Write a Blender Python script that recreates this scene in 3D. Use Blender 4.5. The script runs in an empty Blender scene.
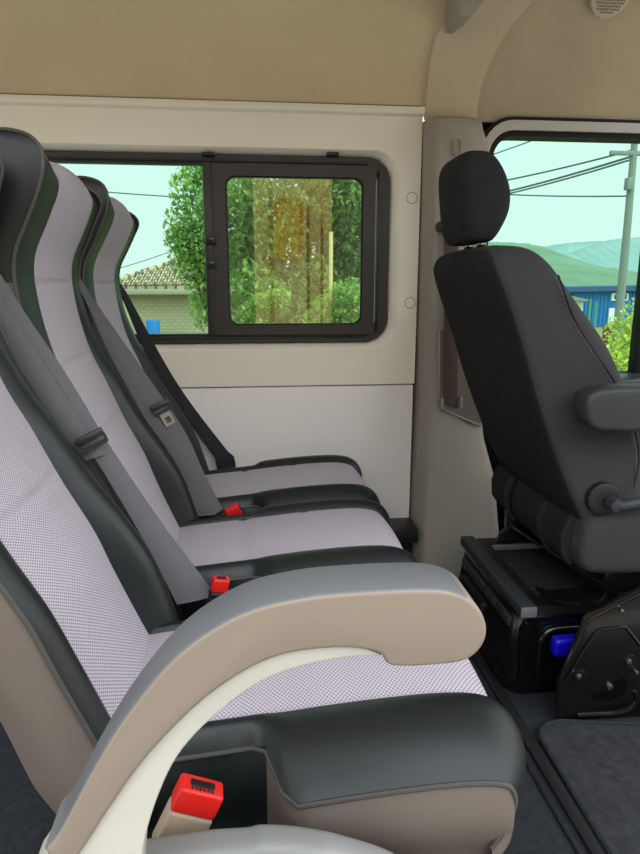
import bpy, bmesh, math, random
import numpy as np
from mathutils import Vector, Matrix

random.seed(7)
C = bpy.context.scene.collection
PI = math.pi

# ------------------------------------------------------------------ camera
F = 640.0
CAM = np.array([0.0, 0.0, 1.05])
PITCH, YAW = math.radians(12.5), math.radians(6.2)
FW = np.array([math.sin(YAW) * math.cos(PITCH), math.cos(YAW) * math.cos(PITCH), -math.sin(PITCH)])
RT = np.array([math.cos(YAW), -math.sin(YAW), 0.0])
UP = np.cross(RT, FW)


def at(u, v, Y=None, X=None, Z=None):
    """real-world point on the plane Y= / X= / Z= measured from the photograph"""
    d = FW + RT * (u - 320) / F - UP * (v - 427) / F
    t = (Y - CAM[1]) / d[1] if Y is not None else (X - CAM[0]) / d[0] if X is not None else (Z - CAM[2]) / d[2]
    return Vector(CAM + t * d)


cd = bpy.data.cameras.new('camera')
cd.sensor_fit = 'VERTICAL'
cd.sensor_height = 36.0
cd.lens = 36.0 * F / 854.0
cd.clip_start = 0.02
cd.clip_end = 3000
cam = bpy.data.objects.new('camera', cd)
C.objects.link(cam)
cam.matrix_world = Matrix(((RT[0], UP[0], -FW[0], CAM[0]), (RT[1], UP[1], -FW[1], CAM[1]), (RT[2], UP[2], -FW[2], CAM[2]), (0, 0, 0, 1)))
bpy.context.scene.camera = cam


# ------------------------------------------------------------------ materials
def lin(c):
    return tuple((x / 255 / 12.92 if x / 255 <= 0.04045 else ((x / 255 + 0.055) / 1.055) ** 2.4) for x in c) + (1.0,)


def mat(name, rgb, rough=0.5, spec=0.5, metal=0.0, bump=None, var=None, coat=0.0, sheen=0.0):
    """bump=(scale, strength, distance); var=(scale, rgb2)"""
    m = bpy.data.materials.new(name)
    m.use_nodes = True
    n, l = m.node_tree.nodes, m.node_tree.links
    b = n['Principled BSDF']
    b.inputs['Base Color'].default_value = lin(rgb)
    b.inputs['Roughness'].default_value = rough
    b.inputs['Specular IOR Level'].default_value = spec
    b.inputs['Metallic'].default_value = metal
    b.inputs['Coat Weight'].default_value = coat
    b.inputs['Sheen Weight'].default_value = sheen
    tc = n.new('ShaderNodeTexCoord')
    if var:
        t = n.new('ShaderNodeTexNoise')
        t.inputs['Scale'].default_value = var[0]
        t.inputs['Detail'].default_value = 6
        l.new(tc.outputs['Object'], t.inputs['Vector'])
        r = n.new('ShaderNodeValToRGB')
        r.color_ramp.elements[0].position = 0.35
        r.color_ramp.elements[1].position = 0.65
        r.color_ramp.elements[0].color = lin(rgb)
        r.color_ramp.elements[1].color = lin(var[1])
        l.new(t.outputs['Fac'], r.inputs['Fac'])
        l.new(r.outputs['Color'], b.inputs['Base Color'])
    if bump:
        t = n.new('ShaderNodeTexNoise')
        t.inputs['Scale'].default_value = bump[0]
        t.inputs['Detail'].default_value = 4
        l.new(tc.outputs['Object'], t.inputs['Vector'])
        bn = n.new('ShaderNodeBump')
        bn.inputs['Strength'].default_value = bump[1]
        bn.inputs['Distance'].default_value = bump[2]
        l.new(t.outputs['Fac'], bn.inputs['Height'])
        l.new(bn.outputs['Normal'], b.inputs['Normal'])
    return m


def weave_mat(name, light, dark, pu, pv, rough=0.85, lo=0.25, hi=0.6, strength=0.5):
    """woven cloth: rows of staggered knots, UV in metres"""
    m = bpy.data.materials.new(name)
    m.use_nodes = True
    n, l = m.node_tree.nodes, m.node_tree.links
    b = n['Principled BSDF']
    b.inputs['Roughness'].default_value = rough
    b.inputs['Specular IOR Level'].default_value = 0.25
    uv = n.new('ShaderNodeTexCoord')
    sp = n.new('ShaderNodeSeparateXYZ')
    l.new(uv.outputs['UV'], sp.inputs[0])

    def math_(op, a, bv):
        q = n.new('ShaderNodeMath')
        q.operation = op
        for i, x in enumerate((a, bv)):
            if x is None:
                continue
            if isinstance(x, (int, float)):
                q.inputs[i].default_value = x
            else:
                l.new(x, q.inputs[i])
        return q.outputs[0]
    a = math_('SINE', math_('MULTIPLY', sp.outputs['X'], 2 * PI / pu), None)
    c = math_('SINE', math_('MULTIPLY', sp.outputs['Y'], 2 * PI / pv), None)
    s = math_('MULTIPLY_ADD', math_('MULTIPLY', a, c), 0.5)
    q = s.node
    q.inputs[2].default_value = 0.5
    r = n.new('ShaderNodeValToRGB')
    r.color_ramp.elements[0].position = lo
    r.color_ramp.elements[1].position = hi
    r.color_ramp.elements[0].color = lin(dark)
    r.color_ramp.elements[1].color = lin(light)
    l.new(s, r.inputs['Fac'])
    l.new(r.outputs['Color'], b.inputs['Base Color'])
    bn = n.new('ShaderNodeBump')
    bn.inputs['Strength'].default_value = strength
    bn.inputs['Distance'].default_value = 0.0012
    l.new(s, bn.inputs['Height'])
    l.new(bn.outputs['Normal'], b.inputs['Normal'])
    return m


def glass_mat(name, tint, gloss=1.0):
    m = bpy.data.materials.new(name)
    m.use_nodes = True
    n, l = m.node_tree.nodes, m.node_tree.links
    n.remove(n['Principled BSDF'])
    t = n.new('ShaderNodeBsdfTransparent')
    t.inputs['Color'].default_value = tint + (1,)
    g = n.new('ShaderNodeBsdfGlossy')
    g.inputs['Roughness'].default_value = 0.0
    g.inputs['Color'].default_value = (1, 1, 1, 1)
    fr = n.new('ShaderNodeFresnel')
    fr.inputs['IOR'].default_value = 1.5
    mu = n.new('ShaderNodeMath')
    mu.operation = 'MULTIPLY'
    mu.inputs[1].default_value = gloss
    l.new(fr.outputs[0], mu.inputs[0])
    mx = n.new('ShaderNodeMixShader')
    l.new(mu.outputs[0], mx.inputs[0])
    l.new(t.outputs[0], mx.inputs[1])
    l.new(g.outputs[0], mx.inputs[2])
    l.new(mx.outputs[0], n['Material Output'].inputs['Surface'])
    return m


M = {}
M['weave'] = weave_mat('lilac grey woven cloth', (201, 194, 203), (138, 130, 141), 0.0085, 0.0065)
M['belt'] = weave_mat('seat belt webbing', (106, 105, 108), (84, 83, 88), 0.004, 0.006, rough=0.55, strength=0.3)
M['belt_black'] = weave_mat('black webbing', (40, 40, 44), (26, 26, 28), 0.004, 0.006, rough=0.6, strength=0.3)
M['belt_brown'] = weave_mat('brown webbing', (78, 66, 58), (60, 50, 44), 0.004, 0.006, rough=0.6, strength=0.3)
M['leather'] = mat('black leather', (25, 30, 30), 0.40, 0.45, bump=(420, 0.25, 0.001))
M['taupe'] = mat('taupe leather', (104, 94, 86), 0.48, 0.4, bump=(420, 0.2, 0.001))
M['piping'] = mat('grey piping', (70, 68, 66), 0.45, 0.5)
M['arm_cover'] = mat('grey armrest cover', (94, 96, 99), 0.5, 0.4, bump=(700, 0.12, 0.0006))
M['arm_side'] = mat('tan armrest side', (130, 117, 104), 0.5, 0.4, bump=(700, 0.1, 0.0005))
M['cream'] = mat('cream plastic', (182, 180, 170), 0.42, 0.45)
M['grey_plastic'] = mat('pale grey plastic', (132, 132, 131), 0.45, 0.45)
M['tan_plastic'] = mat('tan plastic', (170, 152, 130), 0.45, 0.45)
M['red'] = mat('red plastic', (226, 36, 30), 0.4, 0.5)
M['wall'] = mat('ivory wall panel', (240, 234, 218), 0.55, 0.3, bump=(600, 0.05, 0.0005))
M['wall_low'] = mat('off white wall panel', (238, 234, 228), 0.55, 0.3, bump=(600, 0.05, 0.0005))
M['headliner'] = mat('tan headliner cloth', (206, 190, 160), 0.95, 0.1, bump=(260, 0.35, 0.002), var=(5, (198, 182, 152)))
M['headliner_cab'] = mat('beige cab headliner', (182, 170, 144), 0.95, 0.1, bump=(240, 0.3, 0.002), var=(4, (172, 160, 136)))
M['arch'] = mat('beige arch trim', (190, 178, 152), 0.9, 0.15, bump=(260, 0.2, 0.0015))
M['pillar'] = mat('taupe pillar trim', (150, 144, 132), 0.6, 0.3, bump=(700, 0.1, 0.0005))
M['slot'] = mat('darker taupe', (112, 104, 92), 0.6, 0.3)
M['black_frame'] = mat('black window frame', (52, 50, 46), 0.42, 0.45)
M['black_rubber'] = mat('black rubber', (22, 22, 22), 0.7, 0.3)
M['black_plastic'] = mat('black plastic', (30, 31, 33), 0.42, 0.45)
M['gloss_black'] = mat('gloss black metal', (12, 12, 13), 0.24, 0.6, coat=0.3)
M['dark_grey'] = mat('charcoal plastic', (46, 49, 52), 0.5, 0.4)
M['bar_end'] = mat('grey plastic end', (98, 98, 100), 0.5, 0.4)
M['cloth_dark'] = mat('charcoal seat cloth', (40, 40, 42), 0.9, 0.15, bump=(900, 0.3, 0.001), var=(40, (36, 36, 38)))
M['cloth_side'] = mat('dark grey seat cloth', (56, 56, 58), 0.85, 0.2, bump=(900, 0.3, 0.001))
M['carpet'] = mat('charcoal carpet', (52, 55, 59), 0.98, 0.1, bump=(700, 0.6, 0.003), var=(60, (44, 46, 50)))
M['mat_carpet'] = mat('grey carpet mat', (62, 63, 66), 0.98, 0.1, bump=(600, 0.7, 0.003), var=(45, (50, 51, 54)))
M['blue_plastic'] = mat('blue plastic', (16, 10, 196), 0.35, 0.5)
M['steel'] = mat('bright steel', (190, 188, 180), 0.25, 0.5, metal=1.0)
M['tongue'] = mat('brushed steel', (150, 144, 130), 0.4, 0.5, metal=0.6)
M['stitch'] = mat('pale thread', (92, 91, 88), 0.8, 0.2)
M['glass'] = glass_mat('green tinted side glass', (0.74, 0.93, 0.86), 0.4)
M['glass_slide'] = glass_mat('green tinted sliding glass', (0.74, 0.91, 0.80), 3.2)
M['bark'] = mat('bark', (92, 78, 60), 0.9, 0.1, bump=(20, 0.6, 0.02))
M['concrete'] = mat('concrete', (190, 186, 178), 0.9, 0.2, var=(3, (150, 146, 138)))
M['stucco'] = mat('beige stucco', (246, 214, 160), 0.9, 0.2, var=(1.2, (232, 196, 140)))
M['ochre'] = mat('ochre shutter', (250, 190, 96), 0.8, 0.2)
M['soil'] = mat('grassy ground', (104, 112, 62), 0.98, 0.1, var=(0.6, (134, 124, 92)))
M['blue_wall'] = mat('blue cladding', (34, 104, 168), 0.6, 0.3)
M['blue_roof'] = mat('dark blue roof', (48, 72, 108), 0.6, 0.3)
M['white_paint'] = mat('white paint', (225, 228, 226), 0.6, 0.3)
M['dark_glass'] = mat('dark window', (50, 60, 64), 0.2, 0.5)
M['pole'] = mat('weathered pole', (122, 126, 118), 0.9, 0.2)
M['wire'] = mat('wire', (86, 98, 94), 0.8, 0.2)
M['hill_near'] = mat('wooded hill', (92, 112, 92), 0.95, 0.1, var=(0.08, (104, 124, 100)))  # haze is mixed into this green
M['hill_far'] = mat('haze tinted hill', (116, 136, 134), 0.95, 0.1, var=(0.02, (124, 146, 142)))  # paled and blued, the haze is in the colour
M['rust'] = mat('brown barrel', (110, 72, 58), 0.8, 0.2)
M['fascia'] = mat('eaves board', (150, 140, 120), 0.8, 0.2)


def leaf_mat(name, a, b):
    m = bpy.data.materials.new(name)
    m.use_nodes = True
    n, l = m.node_tree.nodes, m.node_tree.links
    p = n['Principled BSDF']
    g = n.new('ShaderNodeNewGeometry')
    r = n.new('ShaderNodeValToRGB')
    r.color_ramp.elements[0].color = lin(a)
    r.color_ramp.elements[1].color = lin(b)
    l.new(g.outputs['Random Per Island'], r.inputs['Fac'])
    l.new(r.outputs['Color'], p.inputs['Base Color'])
    p.inputs['Roughness'].default_value = 0.6
    p.inputs['Specular IOR Level'].default_value = 0.2
    tr = n.new('ShaderNodeBsdfTranslucent')
    l.new(r.outputs['Color'], tr.inputs['Color'])
    mx = n.new('ShaderNodeMixShader')
    mx.inputs[0].default_value = 0.45
    l.new(p.outputs[0], mx.inputs[1])
    l.new(tr.outputs[0], mx.inputs[2])
    l.new(mx.outputs[0], n['Material Output'].inputs['Surface'])
    return m


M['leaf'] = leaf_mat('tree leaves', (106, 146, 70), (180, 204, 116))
M['leaf_dark'] = leaf_mat('darker tree leaves', (84, 122, 60), (148, 178, 96))  # darker green for the two trees in the sliding pane
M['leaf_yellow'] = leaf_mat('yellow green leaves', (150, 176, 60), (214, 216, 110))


def brick_mat(name, a, b, mortar, scale, bw=0.5, rh=0.25, plane='XZ', bump=0.4):
    m = bpy.data.materials.new(name)
    m.use_nodes = True
    n, l = m.node_tree.nodes, m.node_tree.links
    p = n['Principled BSDF']
    p.inputs['Roughness'].default_value = 0.9
    tc = n.new('ShaderNodeTexCoord')
    sp = n.new('ShaderNodeSeparateXYZ')
    cb = n.new('ShaderNodeCombineXYZ')
    l.new(tc.outputs['Object'], sp.inputs[0])
    l.new(sp.outputs[plane[0]], cb.inputs['X'])
    l.new(sp.outputs[plane[1]], cb.inputs['Y'])
    br = n.new('ShaderNodeTexBrick')
    br.inputs['Scale'].default_value = scale
    br.inputs['Brick Width'].default_value = bw
    br.inputs['Row Height'].default_value = rh
    br.inputs['Mortar Size'].default_value = 0.03
    br.inputs['Color1'].default_value = lin(a)
    br.inputs['Color2'].default_value = lin(b)
    br.inputs['Mortar'].default_value = lin(mortar)
    l.new(cb.outputs[0], br.inputs['Vector'])
    l.new(br.outputs['Color'], p.inputs['Base Color'])
    bn = n.new('ShaderNodeBump')
    bn.inputs['Strength'].default_value = bump
    bn.inputs['Distance'].default_value = 0.01
    bn.invert = True
    l.new(br.outputs['Fac'], bn.inputs['Height'])
    l.new(bn.outputs['Normal'], p.inputs['Normal'])
    return m


M['block'] = brick_mat('block wall', (200, 184, 152), (186, 170, 138), (166, 150, 122), 1.0, 0.16, 0.07)
M['tiles'] = brick_mat('roof tiles', (178, 160, 128), (160, 138, 108), (100, 84, 66), 1.0, 0.2, 0.24, 'XY')


# ------------------------------------------------------------------ mesh helpers
def obj(name, bm, m=None, parent=None, smooth=40, mods=None):
    me = bpy.data.meshes.new(name)
    bmesh.ops.recalc_face_normals(bm, faces=bm.faces[:])
    bm.to_mesh(me)
    bm.free()
    ms = m if isinstance(m, (list, tuple)) else [m]
    for x in ms:
        if x:
            me.materials.append(x)
    if smooth:
        me.shade_smooth()
        me.set_sharp_from_angle(angle=math.radians(smooth))
    o = bpy.data.objects.new(name, me)
    C.objects.link(o)
    if parent:
        o.parent = parent
        # parents never rotate or scale here, so the offset is a translation only
        P = Vector((0, 0, 0))
        q = parent
        while q:
            P += q.location
            q = q.parent
        me.transform(Matrix.Translation(-P))
    return o


def tag(o, label, cat=None, group=None, kind=None):
    if label:
        o['label'] = label
    if cat:
        o['category'] = cat
    if group:
        o['group'] = group
    if kind:
        o['kind'] = kind
    return o


def thing(name, label, cat, loc=(0, 0, 0), group=None):
    o = bpy.data.objects.new(name, None)
    o.empty_display_size = 0.1
    C.objects.link(o)
    o.location = loc
    return tag(o, label, cat, group)


def struct(o, label, cat):
    return tag(o, label, cat, kind='structure')


def add_loft(bm, rings, closed=True, cap=True, uvs=None, mi=0):
    """rings: list of equal-length point lists"""
    vs = [[bm.verts.new(p) for p in r] for r in rings]
    n = len(rings[0])
    uvl = bm.loops.layers.uv.verify() if uvs else None
    for i in range(len(rings) - 1):
        for j in range(n if closed else n - 1):
            k = (j + 1) % n
            idx = ((i, j), (i, k), (i + 1, k), (i + 1, j))
            try:
                f = bm.faces.new([vs[a][b] for a, b in idx])
            except ValueError:
                continue
            f.material_index = mi
            if uvl:
                for lp, (a, b) in zip(f.loops, idx):
                    lp[uvl].uv = uvs[a][b]
    if cap and closed:
        for r in (vs[0], vs[-1]):
            try:
                bm.faces.new(r).material_index = mi
            except ValueError:
                pass
    return vs


def cr(pts, n):
    """Catmull-Rom resample"""
    P = [np.array(p, float) for p in pts]
    P = [2 * P[0] - P[1]] + P + [2 * P[-1] - P[-2]]
    segs = len(P) - 3
    out = []
    for i in range(n):
        t = i / (n - 1) * segs
        k = min(int(t), segs - 1)
        t -= k
        a, b, c, d = P[k:k + 4]
        out.append(0.5 * (2 * b + (c - a) * t + (2 * a - 5 * b + 4 * c - d) * t * t + (3 * b - 3 * c + d - a) * t ** 3))
    return out


def add_tube(bm, pts, r, seg=8, mi=0):
    pts = [Vector(p) for p in pts]
    rings = []
    ref = None
    for i, p in enumerate(pts):
        d = (pts[min(i + 1, len(pts) - 1)] - pts[max(i - 1, 0)]).normalized()
        if ref is None:
            ref = Vector((0, 0, 1)) if abs(d.z) < 0.9 else Vector((1, 0, 0))
        a = (ref - d * ref.dot(d)).normalized()
        ref = a
        b = d.cross(a)
        rr_ = r[i] if isinstance(r, (list, tuple)) else r
        rings.append([p + (a * math.cos(2 * PI * k / seg) + b * math.sin(2 * PI * k / seg)) * rr_ for k in range(seg)])
    add_loft(bm, rings, mi=mi)


def tube(name, pts, r, m, parent=None, seg=8):
    bm = bmesh.new()
    add_tube(bm, pts, r, seg)
    return obj(name, bm, m, parent)


def add_box(bm, lo, hi, bev=0.0, seg=2, mi=0, rot=None, piv=None):
    b2 = bmesh.new()
    bmesh.ops.create_cube(b2, size=1)
    lo, hi = Vector(lo), Vector(hi)
    for v in b2.verts:
        v.co = Vector([(lo[i] + hi[i]) / 2 + v.co[i] * (hi[i] - lo[i]) for i in range(3)])
    if bev:
        bmesh.ops.bevel(b2, geom=b2.edges[:], offset=bev, segments=seg, affect='EDGES', profile=0.5)
    if rot is not None:
        pv = Vector(piv) if piv is not None else (lo + hi) / 2
        for v in b2.verts:
            v.co = rot @ (v.co - pv) + pv
    merge(bm, b2, mi)


def merge(bm, b2, mi=0):
    mp = {v: bm.verts.new(v.co) for v in b2.verts}
    for f in b2.faces:
        try:
            bm.faces.new([mp[v] for v in f.verts]).material_index = mi
        except ValueError:
            pass
    b2.free()


def box(name, lo, hi, m, parent=None, bev=0.004, seg=2, rot=None, piv=None):
    bm = bmesh.new()
    add_box(bm, lo, hi, bev, seg, 0, rot, piv)
    return obj(name, bm, m, parent)


def add_prism(bm, prof, y0, y1, bev=0.0, seg=3, mi=0):
    """profile in (x, z), pushed from y0 to y1"""
    b2 = bmesh.new()
    a = [b2.verts.new((x, y0, z)) for x, z in prof]
    b = [b2.verts.new((x, y1, z)) for x, z in prof]
    n = len(prof)
    fa, fb = b2.faces.new(a), b2.faces.new(b[::-1])
    for i in range(n):
        b2.faces.new((a[i], b[i], b[(i + 1) % n], a[(i + 1) % n]))
    bmesh.ops.recalc_face_normals(b2, faces=b2.faces[:])
    if bev:
        bmesh.ops.bevel(b2, geom=list(fa.edges) + list(fb.edges), offset=bev, segments=seg, affect='EDGES', profile=0.5, clamp_overlap=True)
    merge(bm, b2, mi)


def prism(name, prof, y0, y1, m, parent=None, bev=0.0, seg=3, smooth=35):
    bm = bmesh.new()
    add_prism(bm, prof, y0, y1, bev, seg)
    return obj(name, bm, m, parent, smooth)


def add_cyl(bm, c, axis, r, h, seg=24, bev=0.0, mi=0):
    """disc of radius r, from c along axis for h, with a rounded far edge"""
    c, ax = Vector(c), Vector(axis).normalized()
    ref = Vector((0, 0, 1)) if abs(ax.z) < 0.9 else Vector((1, 0, 0))
    a = (ref - ax * ref.dot(ax)).normalized()
    b = ax.cross(a)
    st = [(0, r), (h - bev, r)]
    if bev:
        st += [(h - bev * 0.3, r - bev * 0.3), (h, r - bev)]
    add_loft(bm, [[c + ax * t + (a * math.cos(2 * PI * k / seg) + b * math.sin(2 * PI * k / seg)) * q for k in range(seg)] for t, q in st], mi=mi)


def rr(x0, x1, z0, z1, r, n=7):
    """rounded rectangle loop, 4*(n+1) points"""
    out = []
    rs = r if isinstance(r, (list, tuple)) else (r,) * 4     # br, tr, tl, bl
    for (cx, cz, a0), q in zip((((x1, z0, -90)), (x1, z1, 0), (x0, z1, 90), (x0, z0, 180)), rs):
        sx = -1 if cx == x1 else 1
        sz = 1 if cz == z0 else -1
        for k in range(n + 1):
            a = math.radians(a0 + 90 * k / n)
            out.append((cx + sx * q + q * math.cos(a), cz + sz * q + q * math.sin(a)))
    return out


def add_ring(bm, outer, inner, y0, y1, mi=0):
    """flat frame between two loops of equal length: front face at y0, back at y1"""
    L = [[(x, y1, z) for x, z in outer], [(x, y0, z) for x, z in outer], [(x, y0, z) for x, z in inner], [(x, y1, z) for x, z in inner]]
    L.append(L[0])
    vs = [[bm.verts.new(p) for p in r] for r in L[:4]]
    n = len(outer)
    for i in range(4):
        for j in range(n):
            k = (j + 1) % n
            q = [vs[i][j], vs[i][k], vs[(i + 1) % 4][k], vs[(i + 1) % 4][j]]
            if (q[0].co - q[1].co).length < 1e-6 and (q[2].co - q[3].co).length < 1e-6:
                continue
            try:
                bm.faces.new(q).material_index = mi
            except ValueError:
                pass
    bmesh.ops.remove_doubles(bm, verts=bm.verts[:], dist=1e-6)


def ring(name, outer, inner, y0, y1, m, parent=None):
    bm = bmesh.new()
    add_ring(bm, outer, inner, y0, y1)
    return obj(name, bm, m, parent, 30)


def ribbon(name, Lp, Rp, m, parent=None, th=0.0016, n=28):
    """webbing between two edge lines"""
    Lq, Rq = [Vector(p) for p in cr(Lp, n)], [Vector(p) for p in cr(Rp, n)]
    rings, uvs = [], []
    d = 0
    for i in range(n):
        if i:
            d += ((Lq[i] + Rq[i]) / 2 - (Lq[i - 1] + Rq[i - 1]) / 2).length
        t = (Lq[min(i + 1, n - 1)] - Lq[max(i - 1, 0)])
        nr = t.cross(Rq[i] - Lq[i]).normalized() * th
        cols = 6
        top, bot, tu = [], [], []
        for k in range(cols + 1):
            s = k / cols
            p = Lq[i].lerp(Rq[i], s) + nr * (2.0 * math.sin(s * PI))
            top.append(p + nr * 0.5)
            bot.append(p - nr * 0.5)
            tu.append((s * 0.047, d))
        rings.append(top + bot[::-1])
        uvs.append(tu + tu[::-1])
    bm = bmesh.new()
    add_loft(bm, rings, uvs=uvs)
    return obj(name, bm, m, parent, 60)


# ------------------------------------------------------------------ passenger seats
# front line of the backrest panel (x, z), rear line (x, z), bolster height, all read along the back from seat to crown
BACK = [
    (-.160, .340, -.270, .330, .030),
    (-.178, .400, -.300, .385, .040), (-.195, .440, -.314, .425, .050), (-.220, .500, -.334, .490, .058),
    (-.246, .567, -.360, .560, .062), (-.272, .640, -.384, .635, .050), (-.314, .730, -.414, .725, .036),
    (-.350, .820, -.442, .815, .026), (-.380, .890, -.462, .885, .018), (-.400, .965, -.487, .965, .010),
    (-.410, 1.03, -.500, 1.03, .004), (-.412, 1.075, -.508, 1.075, .0), (-.404, 1.115, -.512, 1.115, -.003),
    (-.380, 1.165, -.515, 1.165, -.004), (-.360, 1.21, -.515, 1.21, -.004), (-.352, 1.25, -.512, 1.25, -.004),
    (-.358, 1.28, -.506, 1.278, -.004), (-.378, 1.302, -.497, 1.292, -.003), (-.410, 1.312, -.485, 1.303, -.002),
    (-.440, 1.311, -.474, 1.307, .0)]
FABW = 0.135


def make_seat(cy, hn, hf, label, has_taupe=True, lean=0.0, bn=None, dz=0.0):
    """cy: centre line, hn / hf: half widths towards the near door / the far wall"""
    root = thing('passenger_seat', label, 'seat', (0.0, cy, 0.0), 'row of three passenger seats')
    prof = cr(BACK, 240)
    ys_fab = np.linspace(-FABW, FABW, 13)
    fab, fuv, bol_n, bol_f, side_n, side_f, back, pip_n, pip_f, seam = [], [], [], [], [], [], [], [], [], []
    fab_edge_n, fab_edge_f = [], []
    d = 0
    for i, q in enumerate(prof):
        fx, fz, bx, bz, b = q
        ln = lean * max(0, (fz - .45) / .8) ** 2
        fx, bx = fx - ln, bx - ln
        up_z = max(0, fz - 1.2)
        crown = min(1, up_z / .10)
        crown = crown * crown * (3 - 2 * crown)
        fz, bz = fz - .15 * up_z - dz * min(1, max(0, (fz - 1.08) / .12)), bz - .15 * max(0, bz - 1.2) - dz * min(1, max(0, (bz - 1.08) / .12))
        if i:
            d += math.hypot(fx - prof[i - 1][0], fz - prof[i - 1][1])
        fr, bk = np.array([fx, fz]), np.array([bx, bz])
        nrm = (fr - bk) / max(np.linalg.norm(fr - bk), 1e-6)
        # upholstery creases across the panel at the neck and the lumbar break
        cre = 0
        for zc in (0.745, 0.89, 1.055):
            cre -= 0.006 * math.exp(-((fz - zc) / 0.0055) ** 2)
        tw = 1.0 - 0.05 * max(0, (fz - 1.18) / 0.14) ** 2

        def P(y, h, base=fr, lift=0.0):
            p = base + nrm * h
            return (p[0], cy + y, p[1] + lift - crown * .014 * min(1, abs(y) / (FABW * (tw * .5 + .5))) ** 2)
        row = []
        for y in ys_fab:
            row.append(P(y * (tw * 0.5 + 0.5), 0.007 * (1 - (y / FABW) ** 2) + cre * (1 - (y / FABW) ** 6)))
        fab.append(row)
        fuv.append([(y, d) for y in ys_fab])
        for sgn, hw, bl, sd, pp in ((-1, bn or hn, bol_n, side_n, pip_n), (1, hf, bol_f, side_f, pip_f)):
            e0 = FABW * (tw * 0.5 + 0.5)
            lf = .030 * crown if sgn < 0 else .0
            w = hw * tw
            r = []
            for s in np.linspace(0, 1, 9):
                y = e0 + (w - e0) * s
                h = b * (.22 if sgn < 0 else 1) * math.sin(PI * min(1, s ** 0.8)) ** 0.8 if s < 1 else -0.006
                h += -0.006 * s ** 3 if s < 1 else 0
                h += crown * (.012 if sgn < 0 else .0) * s
                r.append(P(sgn * y, h, fr, lf * s))
            bl.append(r)
            pp.append(P(sgn * (w + 0.002), -0.005 + .010 * crown, fr, lf))
            dep = np.linalg.norm(fr - bk)
            sd.append([P(sgn * w, -0.006 + .012 * crown, fr, lf)] + [P(sgn * (w + 0.012 * math.sin(PI * s) - 0.02 * s * s), -0.006 + .012 * crown * (1 - s) - (dep - 0.006) * s, fr, lf * (1 - s)) for s in np.linspace(0.08, 1, 7)])
        back.append([side_n[-1][-1]] + [P(y, -0.012 * (1 - (y / 0.2) ** 2), bk) for y in np.linspace(-(bn or hn) * 0.75, hf * 0.75, 7)] + [side_f[-1][-1]])
    # backrest body: bolsters, rear panel
    bm = bmesh.new()
    for g in (bol_n, bol_f, back):
        add_loft(bm, g, closed=False, cap=False)
    top = [v for v in (fab[-1])]
    bmesh.ops.remove_doubles(bm, verts=bm.verts[:], dist=1e-5)
    crown = [bm.verts.new(p) for p in fab[-1]] + [bm.verts.new(p) for p in bol_f[-1][1:]] + [bm.verts.new(p) for p in back[-1][::-1]] + [bm.verts.new(p) for p in bol_n[-1][::-1][:-1]]
    try:
        bm.faces.new(crown)
    except ValueError:
        pass
    backrest = obj('backrest', bm, M['leather'], root, 50)
    bm = bmesh.new()
    add_loft(bm, fab, closed=False, cap=False, uvs=fuv)
    tag(obj('woven_panel', bm, M['weave'], backrest, 60), 'lilac grey woven backrest panel')
    cut = 132
    for sd in (side_n, side_f):
        bm = bmesh.new()
        add_loft(bm, sd[:cut + 1], closed=False, cap=False)
        tag(obj('side_panel', bm, M['taupe'], backrest, 50), 'taupe side panel')
        bm = bmesh.new()
        add_loft(bm, sd[cut:], closed=False, cap=False)
        tag(obj('head_wing', bm, M['leather'], backrest, 50), 'black leather head wing')
    for pp in (pip_n, pip_f):
        tube('piping', pp, 0.0035, M['piping'], backrest)

    # seat cushion: (x, z, thickness direction handled by the wrap over the front)
    top = [(-.235, .430), (-.16, .440), (-.08, .447), (0.0, .454), (.08, .462), (.16, .468), (.24, .471), (.295, .468), (.328, .457), (.345, .437), (.352, .412), (.348, .383), (.335, .350), (.320, .325)]
    inner = [(-.235, .32), (-.16, .32), (-.08, .32), (0.0, .32), (.08, .32), (.16, .32), (.20, .33), (.22, .35), (.235, .37), (.24, .38), (.245, .37), (.24, .35), (.235, .33), (.23, .32)]
    tp, ip = cr(top, 60), cr(inner, 60)
    fab, fuv, bn_, bf_, sn, sf, pn, pf = [], [], [], [], [], [], [], []
    d = 0
    for i, (t, q) in enumerate(zip(tp, ip)):
        if i:
            d += math.hypot(t[0] - tp[i - 1][0], t[1] - tp[i - 1][1])
        fr = np.array(t)
        tg = np.array(tp[min(i + 1, 59)]) - np.array(tp[max(i - 1, 0)])
        nrm = np.array([-tg[1], tg[0]]) / np.linalg.norm(tg)
        if nrm[1] < -0.2:
            pass
        x = t[0]
        cre = -0.004 * sum(math.exp(-((x - c) / 0.006) ** 2) for c in (-0.03, 0.135)) if i < 40 else 0

        def P(y, h, fr=fr, nrm=nrm):
            p = fr + nrm * h
            return (p[0], cy + y, p[1])
        s01 = min(1, max(0, (x + 0.0) / 0.035))
        s01 = s01 * s01 * (3 - 2 * s01)             # the flanks step out in front of the buckles
        fab.append([P(y, 0.006 * (1 - (y / FABW) ** 2) + cre) for y in ys_fab])
        fuv.append([(y, d) for y in ys_fab])
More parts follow.
